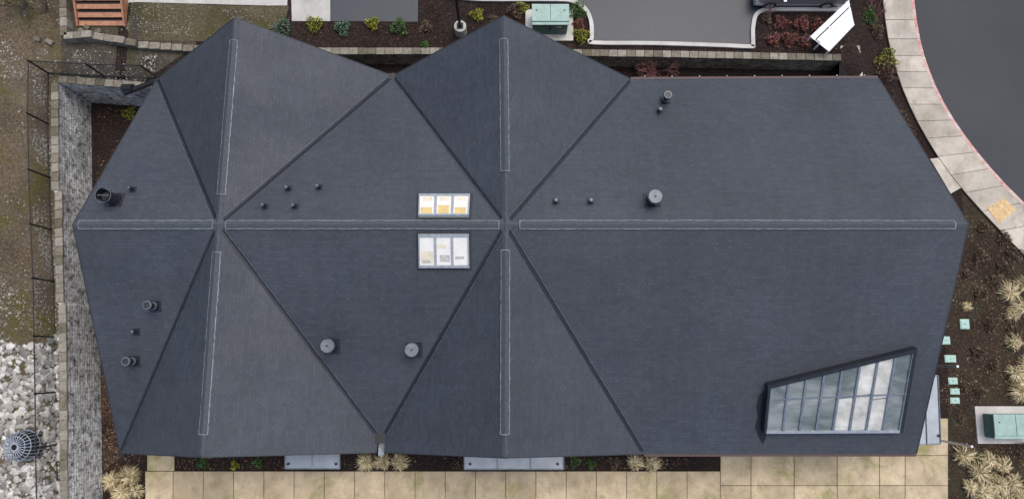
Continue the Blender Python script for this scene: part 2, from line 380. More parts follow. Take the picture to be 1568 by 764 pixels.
for i in range(6):
    mb.box(((a.x+b.x)/2,a.y+.18+i*.36,ZW+.05+i*.16),(wdt,.27,.06),.5,0)
    mb.box(((a.x+b.x)/2,a.y+.34+i*.36,ZW+.04+i*.16),(wdt-.04,.09,.10),.5,1)
for x in (a.x-.06,b.x+.06):
    mb.prism([(x-.04,a.y,ZW-.1),(x+.04,a.y,ZW-.1),(x+.04,a.y+2.3,ZW-.1),(x-.04,a.y+2.3,ZW-.1)],[(x-.04,a.y,ZW+.12),(x+.04,a.y,ZW+.12),(x+.04,a.y+2.3,ZW+1.1),(x-.04,a.y+2.3,ZW+1.1)],.5,0)
mb.obj('treads',[M_wood,M_black],e)
e=empty('loose_blocks'); mb=MB()
for u,v in ((128,50),(140,56),(152,50),(160,62),(60,62),(78,66),(174,66),(135,44)):
    c=P(u,v,ZW); mb.box((c.x,c.y,ZW+.08),(random.uniform(.25,.45),.22,.2),random.uniform(0,.5),0,random.uniform(-.8,.8))
mb.obj('blocks',M_capst,e,bevel=.02)
# ------------------------------------------------------------ BUILDING
ZR=7.2; ZE=3.6
HA=P(334,344,ZR);HB=P(774,343,ZR);TW=P(112,344,ZR);TE=P(1483,343,ZR);TNA=P(360,28,ZR);TNB=P(771,25,ZR);TSA=P(308,699,ZR);TSB=P(773,700,ZR)
TW.y=HA.y; HB.y=HA.y; TE.y=HA.y
NWc=P(241,121,ZE);NN=P(601,117,ZE);NE1=P(966,122,ZE);SE1=P(986,694,ZE);SWc=P(185,693,ZE)
def nrm(a,b,c):
    n=(b-a).cross(c-a).normalized(); return n if n.z>0 else -n
NE2=Pplane(1345,120,HB,nrm(HB,TE,NE1)); SE2=Pplane(1403,694,HB,nrm(HB,TE,SE1))
SN=P(583,676,ZE); nm=nrm(HA,HB,SN); VA=Pplane(578,666,HA,nm); VB=Pplane(588,666,HA,nm)
CA=Pplane(575,692,HA,nrm(HA,TSA,VA)); CB=Pplane(591,692,HB,nrm(HB,TSB,VB))
facets=[[HA,TW,NWc],[HA,SWc,TW],[HA,NWc,TNA],[HA,TNA,NN],[HA,NN,HB],[HB,NN,TNB],[HB,TNB,NE1],[HB,NE1,NE2,TE],[HB,TE,SE2,SE1],[HB,SE1,TSB],[HB,TSB,CB,VB],[HA,HB,VB,VA],[HA,VA,CA,TSA],[HA,TSA,SWc]]
outline=[TW,NWc,TNA,NN,TNB,NE1,NE2,TE,SE2,SE1,TSB,CB,VB,VA,CA,TSA,SWc]
def inpoly(x,y,poly):
    r=False;n=len(poly)
    for i in range(n):
        a=poly[i];b=poly[(i+1)%n]
        if (a[1]>y)!=(b[1]>y) and x<(b[0]-a[0])*(y-a[1])/(b[1]-a[1])+a[0]: r=not r
    return r
FN=[nrm(f[0],f[1],f[2]) for f in facets]
def roofz(x,y):
    best=None
    for f,n in zip(facets,FN):
        if inpoly(x,y,f): return f[0].z-((x-f[0].x)*n.x+(y-f[0].y)*n.y)/n.z
    for f,n in zip(facets,FN):
        c=sum(f,Vector())/len(f); z=f[0].z-((x-f[0].x)*n.x+(y-f[0].y)*n.y)/n.z; d=(c.x-x)**2+(c.y-y)**2
        if best is None or d<best[0]: best=(d,z)
    return best[1]
def roofn(x,y):
    for f,n in zip(facets,FN):
        if inpoly(x,y,f): return n
    return Vector((0,0,1))
B=empty('shingle_roof_building')
mb=MB()
for f,n in zip(facets,FN):
    g=list(f)
    if (g[1]-g[0]).cross(g[2]-g[0]).z<0: g=g[::-1]
    hd=Vector((0,0,1)).cross(n).normalized(); up=n.cross(hd)
    mb.add(g,[tuple(range(len(g)))],uv=[[(p.dot(hd)+3.1,p.dot(up)) for p in g]])
mb.obj('shingle_roof',M_sh,B)
mb=MB(); dz=Vector((0,0,-.24)); up2=Vector((0,0,.012))
for i in range(len(outline)):
    a=outline[i];b=outline[(i+1)%len(outline)]; mb.add([a+dz,b+dz,b,a],[(0,1,2,3)])
for f in facets: mb.add([p+dz for p in f],[tuple(range(len(f)))])
mb.obj('fascia_and_soffit',M_fascia,B)
mb=MB()
for i in range(len(outline)):
    a=outline[i];b=outline[(i+1)%len(outline)]
    d=(b-a).normalized(); n2=Vector((d.y,-d.x,0)).normalized()
    c=(a+b)/2+n2*.1
    if inpoly(c.x,c.y,outline): n2=-n2
    mb.prism([a+dz*.5,b+dz*.5,b+n2*.04+dz*.5,a+n2*.04+dz*.5],[a+up2,b+up2,b+n2*.04+up2,a+n2*.04+up2])
mb.obj('drip_edge',M_fascia,B)
mb=MB()
for a,b,s in ((NE1,NE2,1),(SE1,SE2,-1)):
    o=Vector((0,s*.045,0)); o2=Vector((0,s*.13,0))
    mb.prism([a+o+dz*.6,b+o+dz*.6,b+o2+dz*.6,a+o2+dz*.6],[a+o-Vector((0,0,.03)),b+o-Vector((0,0,.03)),b+o2-Vector((0,0,.03)),a+o2-Vector((0,0,.03))])
mb.obj('gutters',M_gutter,B)
mb=MB()
for i in range(9):
    p=NE1.lerp(NE2,(i+.5)/9)+Vector((0,.15,-.02)); mb.box(p,(.05,.06,.06))
mb.obj('gutter_brackets',M_grey,B)
def Pr(u,v): return P(u,v,roofz)
def drape(mb,p0,p1,offs,rais,seg=10,m=0,t=.5,wob=0):
    d=(p1-p0); d.z=0; L=d.length; d.normalize(); n=Vector((-d.y,d.x,0)); rows=[]
    seg=max(seg,int(L/.5))
    for i in range(seg+1):
        c=p0.lerp(p1,i/seg); r=[]; wb=random.uniform(-wob,wob)
        for o,h in zip(offs,rais):
            x=c.x+n.x*(o+wb);y=c.y+n.y*(o+wb); xx=c.x+n.x*(o*.98);yy=c.y+n.y*(o*.98)
            r.append((x,y,roofz(xx,yy)+h))
        rows.append(r)
    k=len(offs); v=[x for r in rows for x in r]
    mb.add(v,[(i*k+j,i*k+j+1,(i+1)*k+j+1,(i+1)*k+j) for i in range(seg) for j in range(k-1)],t,m)
    mb.add(rows[0]+rows[-1],[tuple(range(k)),tuple(range(2*k-1,k-1,-1))],t,m)
def R3(u,v): return P(u,v,ZR)
def proj(p,a,b):
    d=(b-a); t=(p-a).dot(d)/d.dot(d); return a+d*t
rv=MB(); re_=MB()
for (u0,v0,u1,v1,a,b) in [(121,344,326,344,TW,HA),(346,344,764,344,HA,HB),(796,343,1462,343,HB,TE),(357,62,340,298,TNA,HA),(331,386,310,665,HA,TSA),(774,60,774,262,TNB,HB),(773,383,773,665,HB,TSB)]:
    p=proj(R3(u0,v0),a,b);q=proj(R3(u1,v1),a,b)
    drape(rv,p,q,[-.18,-.175,0,.175,.18],[0,.065,.07,.065,0])
    for s in (-1,1):
        drape(re_,p,q,[s*.18-.014,s*.18-.013,s*.18+.013,s*.18+.014],[0.0,.074,.074,0],60,wob=.010)
    d=(q-p).normalized(); 
    for r_ in (p,q):
        n=Vector((-d.y,d.x,0)); drape(re_,r_-n*.18,r_+n*.18,[-.016,.016],[.08,.08],6)
rv.obj('ridge_vents',M_cap,B); re_.obj('ridge_vent_flashing',M_edge,B)
rc=MB()
for a,b in ((TW,HA),(HB,TE),(HA,HB),(TNA,HA),(TSA,HA),(TNB,HB),(TSB,HB)):
    drape(rc,a.lerp(b,.004),b.lerp(a,.01),[-.13,-.125,0,.125,.13],[0,.018,.025,.018,0])
rc.obj('ridge_cap_shingles',M_cap,B)
va=MB(); vl=MB()
for a,b in ((HA,NWc),(HA,NN),(HA,VA),(HA,SWc),(HB,NN),(HB,NE1),(HB,SE1),(HB,VB)):
    p=a.lerp(b,.025);q=b.lerp(a,.012)
    drape(va,p,q,[-.085,-.08,0,.08,.085],[0,.035,.03,.035,0])
    drape(vl,p,q,[.080,.081,.100,.101],[0,.041,.041,0],40,wob=.006)
va.obj('valley_flashing',M_valley,B); vl.obj('valley_edge',M_vedge,B)
mb=MB()
for h in (HA,HB):
    ring=[]
    for i in range(12):
        w=i*math.pi/6; x=h.x+.3*math.cos(w);y=h.y+.3*math.sin(w); ring.append((x,y,roofz(x,y)+.045))
    mb.add(ring+[(h.x,h.y,h.z+.07)],[(i,(i+1)%12,12) for i in range(12)])
mb.obj('hub_caps',M_cap,B)
mb=MB()
s=(VA+VB)/2; mb.box((s.x,s.y-.15,s.z-.02),(.5,.36,.16),.5,0); mb.box((s.x,s.y-.5,s.z-.25),(.26,.85,.05),.5,1)
mb.cyl((s.x,s.y-.35,s.z-.3),(s.x,s.y-.35,0),.07,m=1)
mb.box((NN.x,NN.y-.05,NN.z+.05),(.42,.3,.14),.5,0); mb.cyl((NN.x,NN.y+.15,NN.z-.1),(NN.x,NN.y+.15,0),.06,m=0)
p=Vector(NWc); mb.cyl(p+Vector((.05,0,-.12)),P(190,143,3.15),.13,n=10,m=0); mb.cyl(P(205,140,3.2)+Vector((0,.12,.1)),P(190,140,3.1)+Vector((0,.12,.1)),.2,n=10,m=0)
p=Vector(SWc); mb.cyl(p+Vector((.05,0,-.2)),(p.x+.05,p.y,0),.06,m=0); mb.box(p+Vector((.02,-.05,-.1)),(.3,.3,.2),m=0)
mb.obj('scuppers_and_downspouts',[M_black,M_edge],B)
# ---- vents
def vent(u,v,kind):
    p=Pr(u,v); n=roofn(p.x,p.y); mb=MB()
    hd=Vector((0,0,1)).cross(n).normalized() if n.z<.999 else Vector((1,0,0)); up=n.cross(hd)
    def plate(s,t):
        q=[p+hd*(-s)+up*(-s),p+hd*s-up*s,p+hd*s+up*s,p-hd*s+up*s]; mb.prism([x for x in q],[x+n*t for x in q],.5,0)
    Z=lambda h:p+Vector((0,0,h))
    if kind=='big':
        plate(.36,.015); r=.21;h=.62
        mb.cyl(Z(-.1),Z(.16),.29,.22,20); mb.cyl(Z(.16),Z(h),r,r,20,caps=False)
        mb.cyl(Z(.34),Z(.40),r+.05,r+.005,20)
        mb.cyl(Z(h),Z(h+.16),r+.085,r+.085,24,m=0); mb.cyl(Z(h+.16),Z(h+.22),r+.1,r+.07,24,m=1)
        mb.cyl(Z(h+.22),Z(h+.235),.05,.05,8,m=0)
        for i in range(6):
            w=i*math.pi/3; mb.box(p+Vector(((r+.09)*math.cos(w),(r+.09)*math.sin(w),h+.08)),(.03,.03,.18),.5,1)
    elif kind=='openbig':
        plate(.36,.015); r=.25; h=.95
        mb.cyl(Z(-.1),Z(.14),.31,.26,20); mb.cyl(Z(0),Z(h-.3),r-.03,r-.03,20); mb.cyl(Z(0),Z(h),r,r,24,caps=False)
        mb.cyl(Z(h-.16),Z(h),r+.07,r+.07,24,caps=False,m=0)
        mb.box(Z(h-.04),(r*2,.03,.05),m=1)
        for i in range(24):
            w=i*math.pi/12;w2=w+math.pi/12; mb.cyl(p+Vector(((r+.07)*math.cos(w),(r+.07)*math.sin(w),h)),p+Vector(((r+.07)*math.cos(w2),(r+.07)*math.sin(w2),h)),.014,n=5,m=1)
    elif kind=='mid':
        plate(.25,.012); r=.13;h=.6
        mb.cyl(Z(-.1),Z(.12),.2,.15,16); mb.cyl(Z(0),Z(h),r,r,16); mb.cyl(Z(.25),Z(.3),r+.05,r+.01,16,m=1)
        mb.cyl(Z(h),Z(h+.15),r+.06,r+.06,18,m=0); mb.cyl(Z(h+.15),Z(h+.18),r+.07,r+.05,18,m=1)
        mb.cyl(Z(h+.181),Z(h+.185),r+.01,r+.01,18,m=0)
    else:
        plate(.15,.012); mb.cyl(Z(-.05),Z(.1),.11,.06,12); mb.cyl(Z(0),Z(.36),.05,.05,12); 
        mb.cyl(Z(.24),Z(.40),.09,.09,12,m=0); mb.cyl(Z(.40),Z(.405),.055,.055,12,m=1)
    mb.obj('roof_vent',[M_pipe,M_pipel],B,smooth=False)
for a in [(176,306,'openbig'),(238,469,'mid'),(206,553,'mid'),(508,530,'big'),(634,536,'big'),(998,307,'big'),(1018,154,'mid'),
          (204,290,'s'),(209,508,'s'),(442,289,'s'),(489,287,'s'),(406,316,'s'),(452,316,'s'),(1009,171,'s'),(851,309,'s'),(904,309,'s')]:
    vent(*a)
# ---- skylights
def sky3(px,upper):
    c=[Pr(u,v) for u,v in px]; n=roofn(c[0].x,c[0].y); f=lambda a,b:(c[0]*(1-a)+c[1]*a)*(1-b)+(c[3]*(1-a)+c[2]*a)*b
    mb=MB(); mg=lambda a,b,h:f(a,b)+n*h
    def q(a0,b0,a1,b1,h0,h1,m): mb.prism([mg(a0,b1,h0),mg(a1,b1,h0),mg(a1,b0,h0),mg(a0,b0,h0)],[mg(a0,b1,h1),mg(a1,b1,h1),mg(a1,b0,h1),mg(a0,b0,h1)],.5,m)
    q(-.05,-.09,1.05,1.09,.0,.02,3)
    q(0,0,1,1,-.05,.10,1)
    w=.03
    for i in range(4):
        x=i/3; x0=max(0,x-w/1.3); x1=min(1,x+w/1.3); q(x0,0,x1,1,.10,.16,0)
    for i in range(3):
        x0=i/3+w/1.3+.001; x1=(i+1)/3-w/1.3-.001
        q(x0,0,x1,.07,.10,.157,0); q(x0,.92,x1,1,.10,.157,0)
        if upper:
            q(x0+.02,.60 if i!=1 else .5,x1-.04,.90,.1,.107,2); q(x0+.05,.12,x1-.05,.3,.1,.105,4)
        else:
            if i==0: q(x0+.02,.5,x1-.02,.88,.1,.106,4); q(x0+.05,.78,x1-.08,.86,.106,.11,5)
            if i==1: q(x0+.06,.62,x1-.03,.82,.1,.106,5); q(x0+.01,.3,x1-.1,.42,.1,.106,4)
            if i==2: q(x0+.03,.66,x1-.08,.74,.1,.106,5)
    mb.obj('skylight',[M_frame,M_blind,M_yel,M_fascia,M_cream,M_dcr],B)
sky3([(642,300),(720,300),(718,333),(641,333)],True)
sky3([(641,358),(718,358),(719,409),(642,409)],False)
def bigsky():
    n=FN[8]; p0=HB
    H=.30
    g=lambda u,v,h: Pplane(u,v,p0+n*H,n)+n*(h-H)
    tl=(1180,593);tr=(1399,537);br=(1377,659);bl=(1173,660)
    mb=MB()
    def quad(c,h0,h1,m): mb.prism([g(*x,h0) for x in c],[g(*x,h1) for x in c],.5,m)
    cor=[bl,br,tr,tl]; cx=(1285,612)
    ex=lambda p,k:(cx[0]+(p[0]-cx[0])*k,cx[1]+(p[1]-cx[1])*k)
    quad([ex(p,1.035) for p in cor],0,.06,3)
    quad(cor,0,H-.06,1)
    N_=8; L=lambda a,b,t:(a[0]+(b[0]-a[0])*t,a[1]+(b[1]-a[1])*t)
    for i in range(N_):
        a0=L(bl,br,i/N_);a1=L(bl,br,(i+1)/N_);b0=L(tl,tr,i/N_);b1=L(tl,tr,(i+1)/N_)
        k=.5 if i<6 else .42
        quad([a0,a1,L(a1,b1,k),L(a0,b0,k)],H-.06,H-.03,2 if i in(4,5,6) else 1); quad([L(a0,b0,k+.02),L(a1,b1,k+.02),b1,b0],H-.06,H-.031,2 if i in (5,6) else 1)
    for i in range(N_+1):
        a=L(bl,br,i/N_);b=L(tl,tr,i/N_); w=1.7
        quad([(a[0]-w,a[1]),(a[0]+w,a[1]),(b[0]+w,b[1]),(b[0]-w,b[1])],H-.06,H+.04,0)
    a=L(bl,tl,.72);b=L(br,tr,.46); quad([(a[0],a[1]+.8),(b[0],b[1]+.8),(b[0],b[1]-.8),(a[0],a[1]-.8)],H-.05,H+.02,0)
    quad([(bl[0]-2,bl[1]+3),(br[0]+2,br[1]+3),(br[0]+2,br[1]-1),(bl[0]-2,bl[1]-1)],0,H+.045,4)
    quad([(tl[0]-5,tl[1]+2),(tr[0]+4,tr[1]+2),(tr[0]+5,tr[1]-4),(tl[0]-5,tl[1]-4)],0,H+.06,3)
    quad([(br[0],br[1]+3),(br[0]+5,br[1]+3),(tr[0]+5,tr[1]-3),(tr[0],tr[1]-3)],0,H+.055,3)
    quad([(bl[0]-4,bl[1]+3),(bl[0],bl[1]+3),(tl[0],tl[1]),(tl[0]-4,tl[1])],0,H+.05,3)
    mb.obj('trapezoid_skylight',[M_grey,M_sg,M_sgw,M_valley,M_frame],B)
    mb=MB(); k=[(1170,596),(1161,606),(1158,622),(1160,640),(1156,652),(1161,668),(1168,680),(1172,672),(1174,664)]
    mb.add([Pplane(u,v,p0+n*.005,n) for u,v in k],[tuple(range(len(k)))]); mb.obj('dark_patch',M_dark,B)  # thin irregular dark sheet just above the roof, left of the big skylight
bigsky()
# ---- walls
cor=[NWc,NN,NE1,NE2,SE2,SE1,SN,SWc]; ins=[(1,-.9),(0,-.9),(0,-.9),(-1.4,-.9),(-1.4,.7),(0,.7),(0,.7),(1,.7)]
wc=[Vector((c.x+i[0],c.y+i[1],0)) for c,i in zip(cor,ins)]
mw=MB(); mg=MB()
for i in range(8):
    a=wc[i];b=wc[(i+1)%8]; L=(b-a).length; K=24; d=(b-a)/L; nn=Vector((-d.y,d.x,0))
    for k in range(K):
        p=a.lerp(b,k/K);q=a.lerp(b,(k+1)/K); mw.add([(p.x,p.y,0),(q.x,q.y,0),(q.x,q.y,roofz(q.x,q.y)-.25),(p.x,p.y,roofz(p.x,p.y)-.25)],[(0,1,2,3)])
    k=1.2
    while k+1.6<L:
        c=a+d*(k+.8)+nn*.03; rz=math.atan2(d.y,d.x); mg.box((c.x,c.y,1.6),(1.6,.05,1.7),.5,0,rz)
        c2=c+nn*.02
        for s in (-.8,0,.8): mg.box((c2.x+d.x*s,c2.y+d.y*s,1.6),(.06,.07,1.8),.5,1,rz)
        for s in (.73,2.47): mg.box((c2.x,c2.y,s),(1.72,.08,.06),.5,1,rz)
        k+=2.6
mw.obj('walls',M_wall,B); mg.obj('windows',[M_glass,M_black],B)
M_can=plain('canopy_glass',(.34,.39,.44),.3,0,.15,2,0,.3)
def canopy(px,z,parent=B):
    c=[P(u,v,z) for u,v in px]; mb=MB(); mb.prism([p-Vector((0,0,.05)) for p in c],c,.5,0)
    for i in range(4):
        a=c[i];b=c[(i+1)%4]; mb.cyl(a,b,.035,n=6,m=1)
    n=max(2,round((c[1]-c[0]).length/1.3))
    for i in range(n+1):
        mb.cyl(c[0].lerp(c[1],i/n)+Vector((0,0,.03)),c[3].lerp(c[2],i/n)+Vector((0,0,.03)),.025,n=6,m=1)
    for t in (.06,.94):
        p=c[3].lerp(c[2],t); q=c[0].lerp(c[1],t); w=q.lerp(p,.12); mb.cyl(w+Vector((0,0,.02)),w+Vector((0,0,.12)),.06,m=2,n=10)
    mb.obj('entrance_canopy',[M_can,M_grey,M_black],parent)
canopy([(437,717),(520,717),(520,655),(437,655)],2.6)
canopy([(711,718),(863,718),(863,650),(711,650)],2.6)
canopy([(1398,680),(1440,679),(1436,575),(1396,575)],2.7)
mb=MB(); mb.cyl(P(1434,673,0),P(1434,673,0)+Vector((0,0,2.9)),.06); mb.cyl(P(1418,560,0),P(1418,560,0)+Vector((0,0,2.7)),.06); mb.obj('canopy_posts',M_galv,B)
# ------------------------------------------------ fence
e=empty('chain_link_fence'); mb=MB(); mw=MB()
fp=[(240,120),(160,118),(75,113),(74,190),(76,272),(79,352),(83,431),(85,516),(87,600),(88,680),(90,764),(91,850)]
fb=[P(u,v,ZW) for u,v in fp]; FH=1.6
for i,p in enumerate(fb):
    mb.cyl(p,p+Vector((0,0,FH+.05)),.042,n=8)
    mb.cyl(p+Vector((0,0,FH+.05)),p+Vector((0,0,FH+.1)),.05,.01,n=8)
for a,b in zip(fb[:-1],fb[1:]):
    for h in (.08,FH): mb.cyl(a+Vector((0,0,h)),b+Vector((0,0,h)),.028,n=6)
    L=(b-a).length; dd=(b-a)/L; st=.13
    k=-FH
    while k<L:
        for sgn in (1,-1):
            s0,s1=k,k+FH; h0,h1=(0.05,FH) if sgn>0 else (FH,.05)
            cl=lambda s:(s-s0)/(s1-s0)
            sa=max(s0,0);sb=min(s1,L)
            if sb>sa: mw.cyl(a+dd*sa+Vector((0,0,h0+(h1-h0)*cl(sa))),a+dd*sb+Vector((0,0,h0+(h1-h0)*cl(sb))),.004,n=3,caps=False)
        k+=st
mb.obj('posts_and_rails',M_black,e); mw.obj('mesh_wire',M_black,e)
# ------------------------------------------------------------ scatter
ico=bmesh.new(); bmesh.ops.create_icosphere(ico,subdivisions=1,radius=1); icov=np.array([v.co[:] for v in ico.verts]); icof=np.array([[v.index for v in f.verts] for f in ico.faces]); ico.free()
def inpoly_np(pts,poly):
    x,y=pts[:,0],pts[:,1]; r=np.zeros(len(pts),bool); n=len(poly)
    for i in range(n):
        a=poly[i];b=poly[(i+1)%n]; 
        if a[1]==b[1]: continue
        c=((a[1]>y)!=(b[1]>y))&(x<(b[0]-a[0])*(y-a[1])/(b[1]-a[1])+a[0]); r^=c
    return r
def samp(poly,n):
    P_=np.array([[p[0],p[1]] for p in poly]); lo=P_.min(0);hi=P_.max(0); out=[];tot=0
    while tot<n:
        s=rng.uniform(lo,hi,(n*2,2)); s=s[inpoly_np(s,P_)]; out.append(s); tot+=len(s)
    return np.concatenate(out)[:n]
def clumpy(pts,keep=.5,sc=1.3):
    ph=rng.uniform(0,6.28,6); x,y=pts[:,0]*sc,pts[:,1]*sc
    f=np.sin(x*1.1+ph[0]+np.sin(y*.9+ph[1])*1.5)+np.sin(y*1.3+ph[2]+np.sin(x*.7+ph[3])*1.7)+.6*np.sin(x*2.9+y*2.3+ph[4])
    pr=1/(1+np.exp(-2.2*f)); return pts[rng.random(len(pts))<pr*2*keep]
def fastmesh(name,V,Fc,tints,mat,parent=None):
    me=bpy.data.meshes.new(name); me.from_pydata(V.tolist(),[],Fc.tolist()); me.materials.append(mat)
    at=me.attributes.new('tint','FLOAT','FACE'); at.data.foreach_set('value',tints.astype(np.float32)); me.update()
    o=bpy.data.objects.new(name,me); S.collection.objects.link(o); 
    if parent:o.parent=parent
    return o
def rocks(name,polys,hf,smin,smax,mat,lo=0,hi=1,cl=False,pw=1):
    pts=np.concatenate([samp(p,n) for p,n in polys])
    if cl: pts=clumpy(pts)
    n=len(pts)
    s=smin+(smax-smin)*rng.random(n)**pw; sc=s[:,None]*rng.uniform(.65,1.25,(n,3)); sc[:,2]*=.7
    jit=rng.uniform(.8,1.2,(n,12,1)); v=icov[None]*jit*sc[:,None,:]
    a=rng.uniform(0,6.28,n); ca,sa=np.cos(a)[:,None],np.sin(a)[:,None]
    x=v[:,:,0]*ca-v[:,:,1]*sa; y=v[:,:,0]*sa+v[:,:,1]*ca
    z=np.array([hf(p[0],p[1]) for p in pts]) if callable(hf) else np.full(n,hf)
    V=np.stack([x+pts[:,0:1],y+pts[:,1:2],v[:,:,2]+z[:,None]+s[:,None]*.25],2).reshape(-1,3)
    Fc=(icof[None]+np.arange(n)[:,None,None]*12).reshape(-1,3)
    t=np.repeat(lo+(hi-lo)*rng.random(n),20); fastmesh(name,V,Fc,t,mat)
W=lambda L,z:[P(u,v,z) for u,v in L]
rocks('riprap_rocks',[(W([(-220,535),(0,520),(40,530),(70,522),(97,512),(104,900),(-220,900)],ZW),8000)],ZW,.05,.20,M_rock,0,1,False,2.0)
rocks('gravel',[(W([(50,100),(92,130),(98,515),(52,520)],ZW),3800),(W([(-30,380),(55,400),(55,530),(-30,540)],ZW),1100),(W([(-60,60),(95,60),(95,130),(-60,110)],ZW),900),(W([(110,75),(240,85),(235,125),(95,122)],ZW),800),(W([(-200,-20),(95,-20),(90,520),(-200,530)],ZW),1800)],ZW,.012,.05,M_rock,0,.6,True)
rocks('pebbles',[(W([(190,10),(440,14),(430,40),(320,60),(200,60)],1.9),1400)],hN,.01,.035,M_rock,0,.6,True)
def leaves(name,polys,hf,smin,smax,mat,lo=0,hi=1,cl=True):
    pts=np.concatenate([samp(p,n) for p,n in polys])
    if cl: pts=clumpy(pts)
    n=len(pts); s=rng.uniform(smin,smax,n)
    q=np.array([[-1,-.6],[1,-.6],[1,.6],[-1,.6]])[None]*s[:,None,None]*rng.uniform(.5,1.2,(n,1,2)); a=rng.uniform(0,6.28,n); ca,sa=np.cos(a)[:,None],np.sin(a)[:,None]
    x=q[:,:,0]*ca-q[:,:,1]*sa;y=q[:,:,0]*sa+q[:,:,1]*ca
    z=np.array([hf(p[0],p[1]) for p in pts]) if callable(hf) else np.full(n,hf)
    V=np.stack([x+pts[:,0:1],y+pts[:,1:2],z[:,None]+.018+rng.uniform(0,.035,(n,4))],2).reshape(-1,3)
    fastmesh(name,V,np.arange(n*4).reshape(-1,4),lo+(hi-lo)*rng.random(n)**1.4,mat)
leaves('fallen_leaves',[(W([(148,165),(240,165),(230,700),(155,764),(150,500)],0),9000),(W([(150,540),(182,540),(195,690),(160,720)],0),7000),(W([(225,700),(1100,700),(1100,718),(268,718)],0),2600),(W([(1445,330),(1490,330),(1568,400),(1568,764),(1455,764),(1440,600)],.01),13000),(W([(1320,80),(1350,100),(1420,240),(1480,345),(1440,330)],0),2800)],.006,.012,.04,M_leaf)
leaves('bark_chips',[(PN([(400,36),(640,36),(640,5),(860,8),(905,68),(1285,78),(480,72)]),5500),(PN([(1158,25),(1285,22),(1350,10),(1350,90),(1285,78),(1158,72)]),2800)],lambda x,y:hN(x,y)+.004,.012,.03,M_leaf,0,.85)
leaves('leaf_litter',[(W([(-200,-20),(95,-20),(90,520),(-200,530)],ZW),12000)],ZW,.012,.04,M_leaf,.2,1)
# plants
def shrub(name,u,v,r,mat,n=700,hf=None,flat=.8,leaf=.045):
    c=P(u,v,hf if hf else 0); th=rng.uniform(0,6.28,n); ph=np.arccos(rng.uniform(-.15,1,n)); k=rng.uniform(.35,1,n)**.5
    lob=1+.25*np.sin(th*3+rng.uniform(0,6))+.2*np.sin(th*5+rng.uniform(0,6))*np.sin(ph*4)
    R=r*k*lob; x=R*np.sin(ph)*np.cos(th);y=R*np.sin(ph)*np.sin(th);z=R*np.cos(ph)*flat+r*.3
    ctr=np.stack([x,y,z],1); A=rng.normal(size=(n,3)); A/=np.linalg.norm(A,axis=1)[:,None]; Bv=np.cross(A,rng.normal(size=(n,3))); Bv/=np.linalg.norm(Bv,axis=1)[:,None]
    s=rng.uniform(.6,1.3,n)[:,None]*leaf
    V=np.stack([ctr-A*s,ctr+Bv*s*.5,ctr+A*s,ctr-Bv*s*.5],1)
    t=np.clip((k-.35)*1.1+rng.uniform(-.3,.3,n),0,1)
    e=empty(name); V=V.reshape(-1,3)+np.array(c[:])
    fastmesh('leaves',V,np.arange(n*4).reshape(-1,4),t,mat,e)
    mb=MB()
    for i in range(7):
        w=random.uniform(0,6.28); mb.cyl(c,c+Vector((math.cos(w)*r*.6,math.sin(w)*r*.6,r*.8)),.012,.004,n=5)
    mb.obj('stems',M_twig,e)
for u,v,r,m in [(435,44,.46,M_bg),(483,39,.42,M_yg),(525,45,.38,M_bg),(571,38,.33,M_yg),(611,44,.44,M_gr),(652,43,.3,M_br),(651,70,.2,M_gr),(731,25,.33,M_yg),(757,32,.25,M_br),(883,20,.5,M_gr),(890,57,.38,M_yg),(886,38,.28,M_rd),(790,18,.4,M_br),(800,14,.3,M_yg),
                (1195,37,.37,M_rd),(1226,38,.4,M_rd),(1183,63,.35,M_rd),(1206,62,.37,M_rd),(1231,66,.37,M_rd),(1251,40,.33,M_rd),(1173,30,.25,M_br),(1328,28,.45,M_gr),(1340,50,.38,M_br),(1352,108,.6,M_br),(1355,95,.6,M_yg)]:
    shrub('shrub',u,v,r,m,750,hN)
for u,v,r,m in [(312,708,.28,M_gr),(395,708,.25,M_gr),(360,712,.2,M_yg),(880,706,.28,M_gr),(905,710,.22,M_gr),(940,708,.3,M_br),(200,175,.35,M_yg),(1535,365,.35,M_br),(1500,395,.4,M_br),(1535,410,.4,M_br),(1500,450,.35,M_br),(1480,420,.25,M_br),(1515,495,.4,M_br),(1495,540,.35,M_br),(1520,560,.3,M_br),(1565,690,.45,M_br),(1505,350,.35,M_br),(1470,640,.2,M_br),(1550,510,.4,M_br),(1550,390,.45,M_br),(1520,430,.4,M_br),(1475,590,.25,M_br),(1500,600,.3,M_br)]:
    shrub('low_shrub',u,v,r,m,420)
def grass(u,v,r=.55,n=240,hf=0):
    c=P(u,v,hf); mb=MB(); bias=random.uniform(0,6.28); tb=random.uniform(-.12,.1)
    for i in range(n):
        w=random.uniform(0,6.28); l=r*random.uniform(.55,1.25)*(1+.25*math.cos(w-bias)); h=r*random.uniform(.35,.95); b0=Vector((random.gauss(0,.05),random.gauss(0,.05),0)); d=Vector((math.cos(w),math.sin(w),0)); s=Vector((-d.y,d.x,0))*random.uniform(.008,.019)
        dr=random.uniform(.2,.9)*h
        pts=[c+b0, c+b0+d*l*.3+Vector((0,0,h*.8)), c+b0+d*l*.7+Vector((0,0,h)), c+b0+d*l+Vector((0,0,h-dr))]
        V=[];k=[1,1.3,1,.2]
        for p,q in zip(pts,k): V+= [p-s*q,p+s*q]
        mb.add(V,[(0,1,3,2),(2,3,5,4),(4,5,7,6)],min(1,max(0,random.random()+tb)))
    mb.obj('ornamental_grass',M_straw)
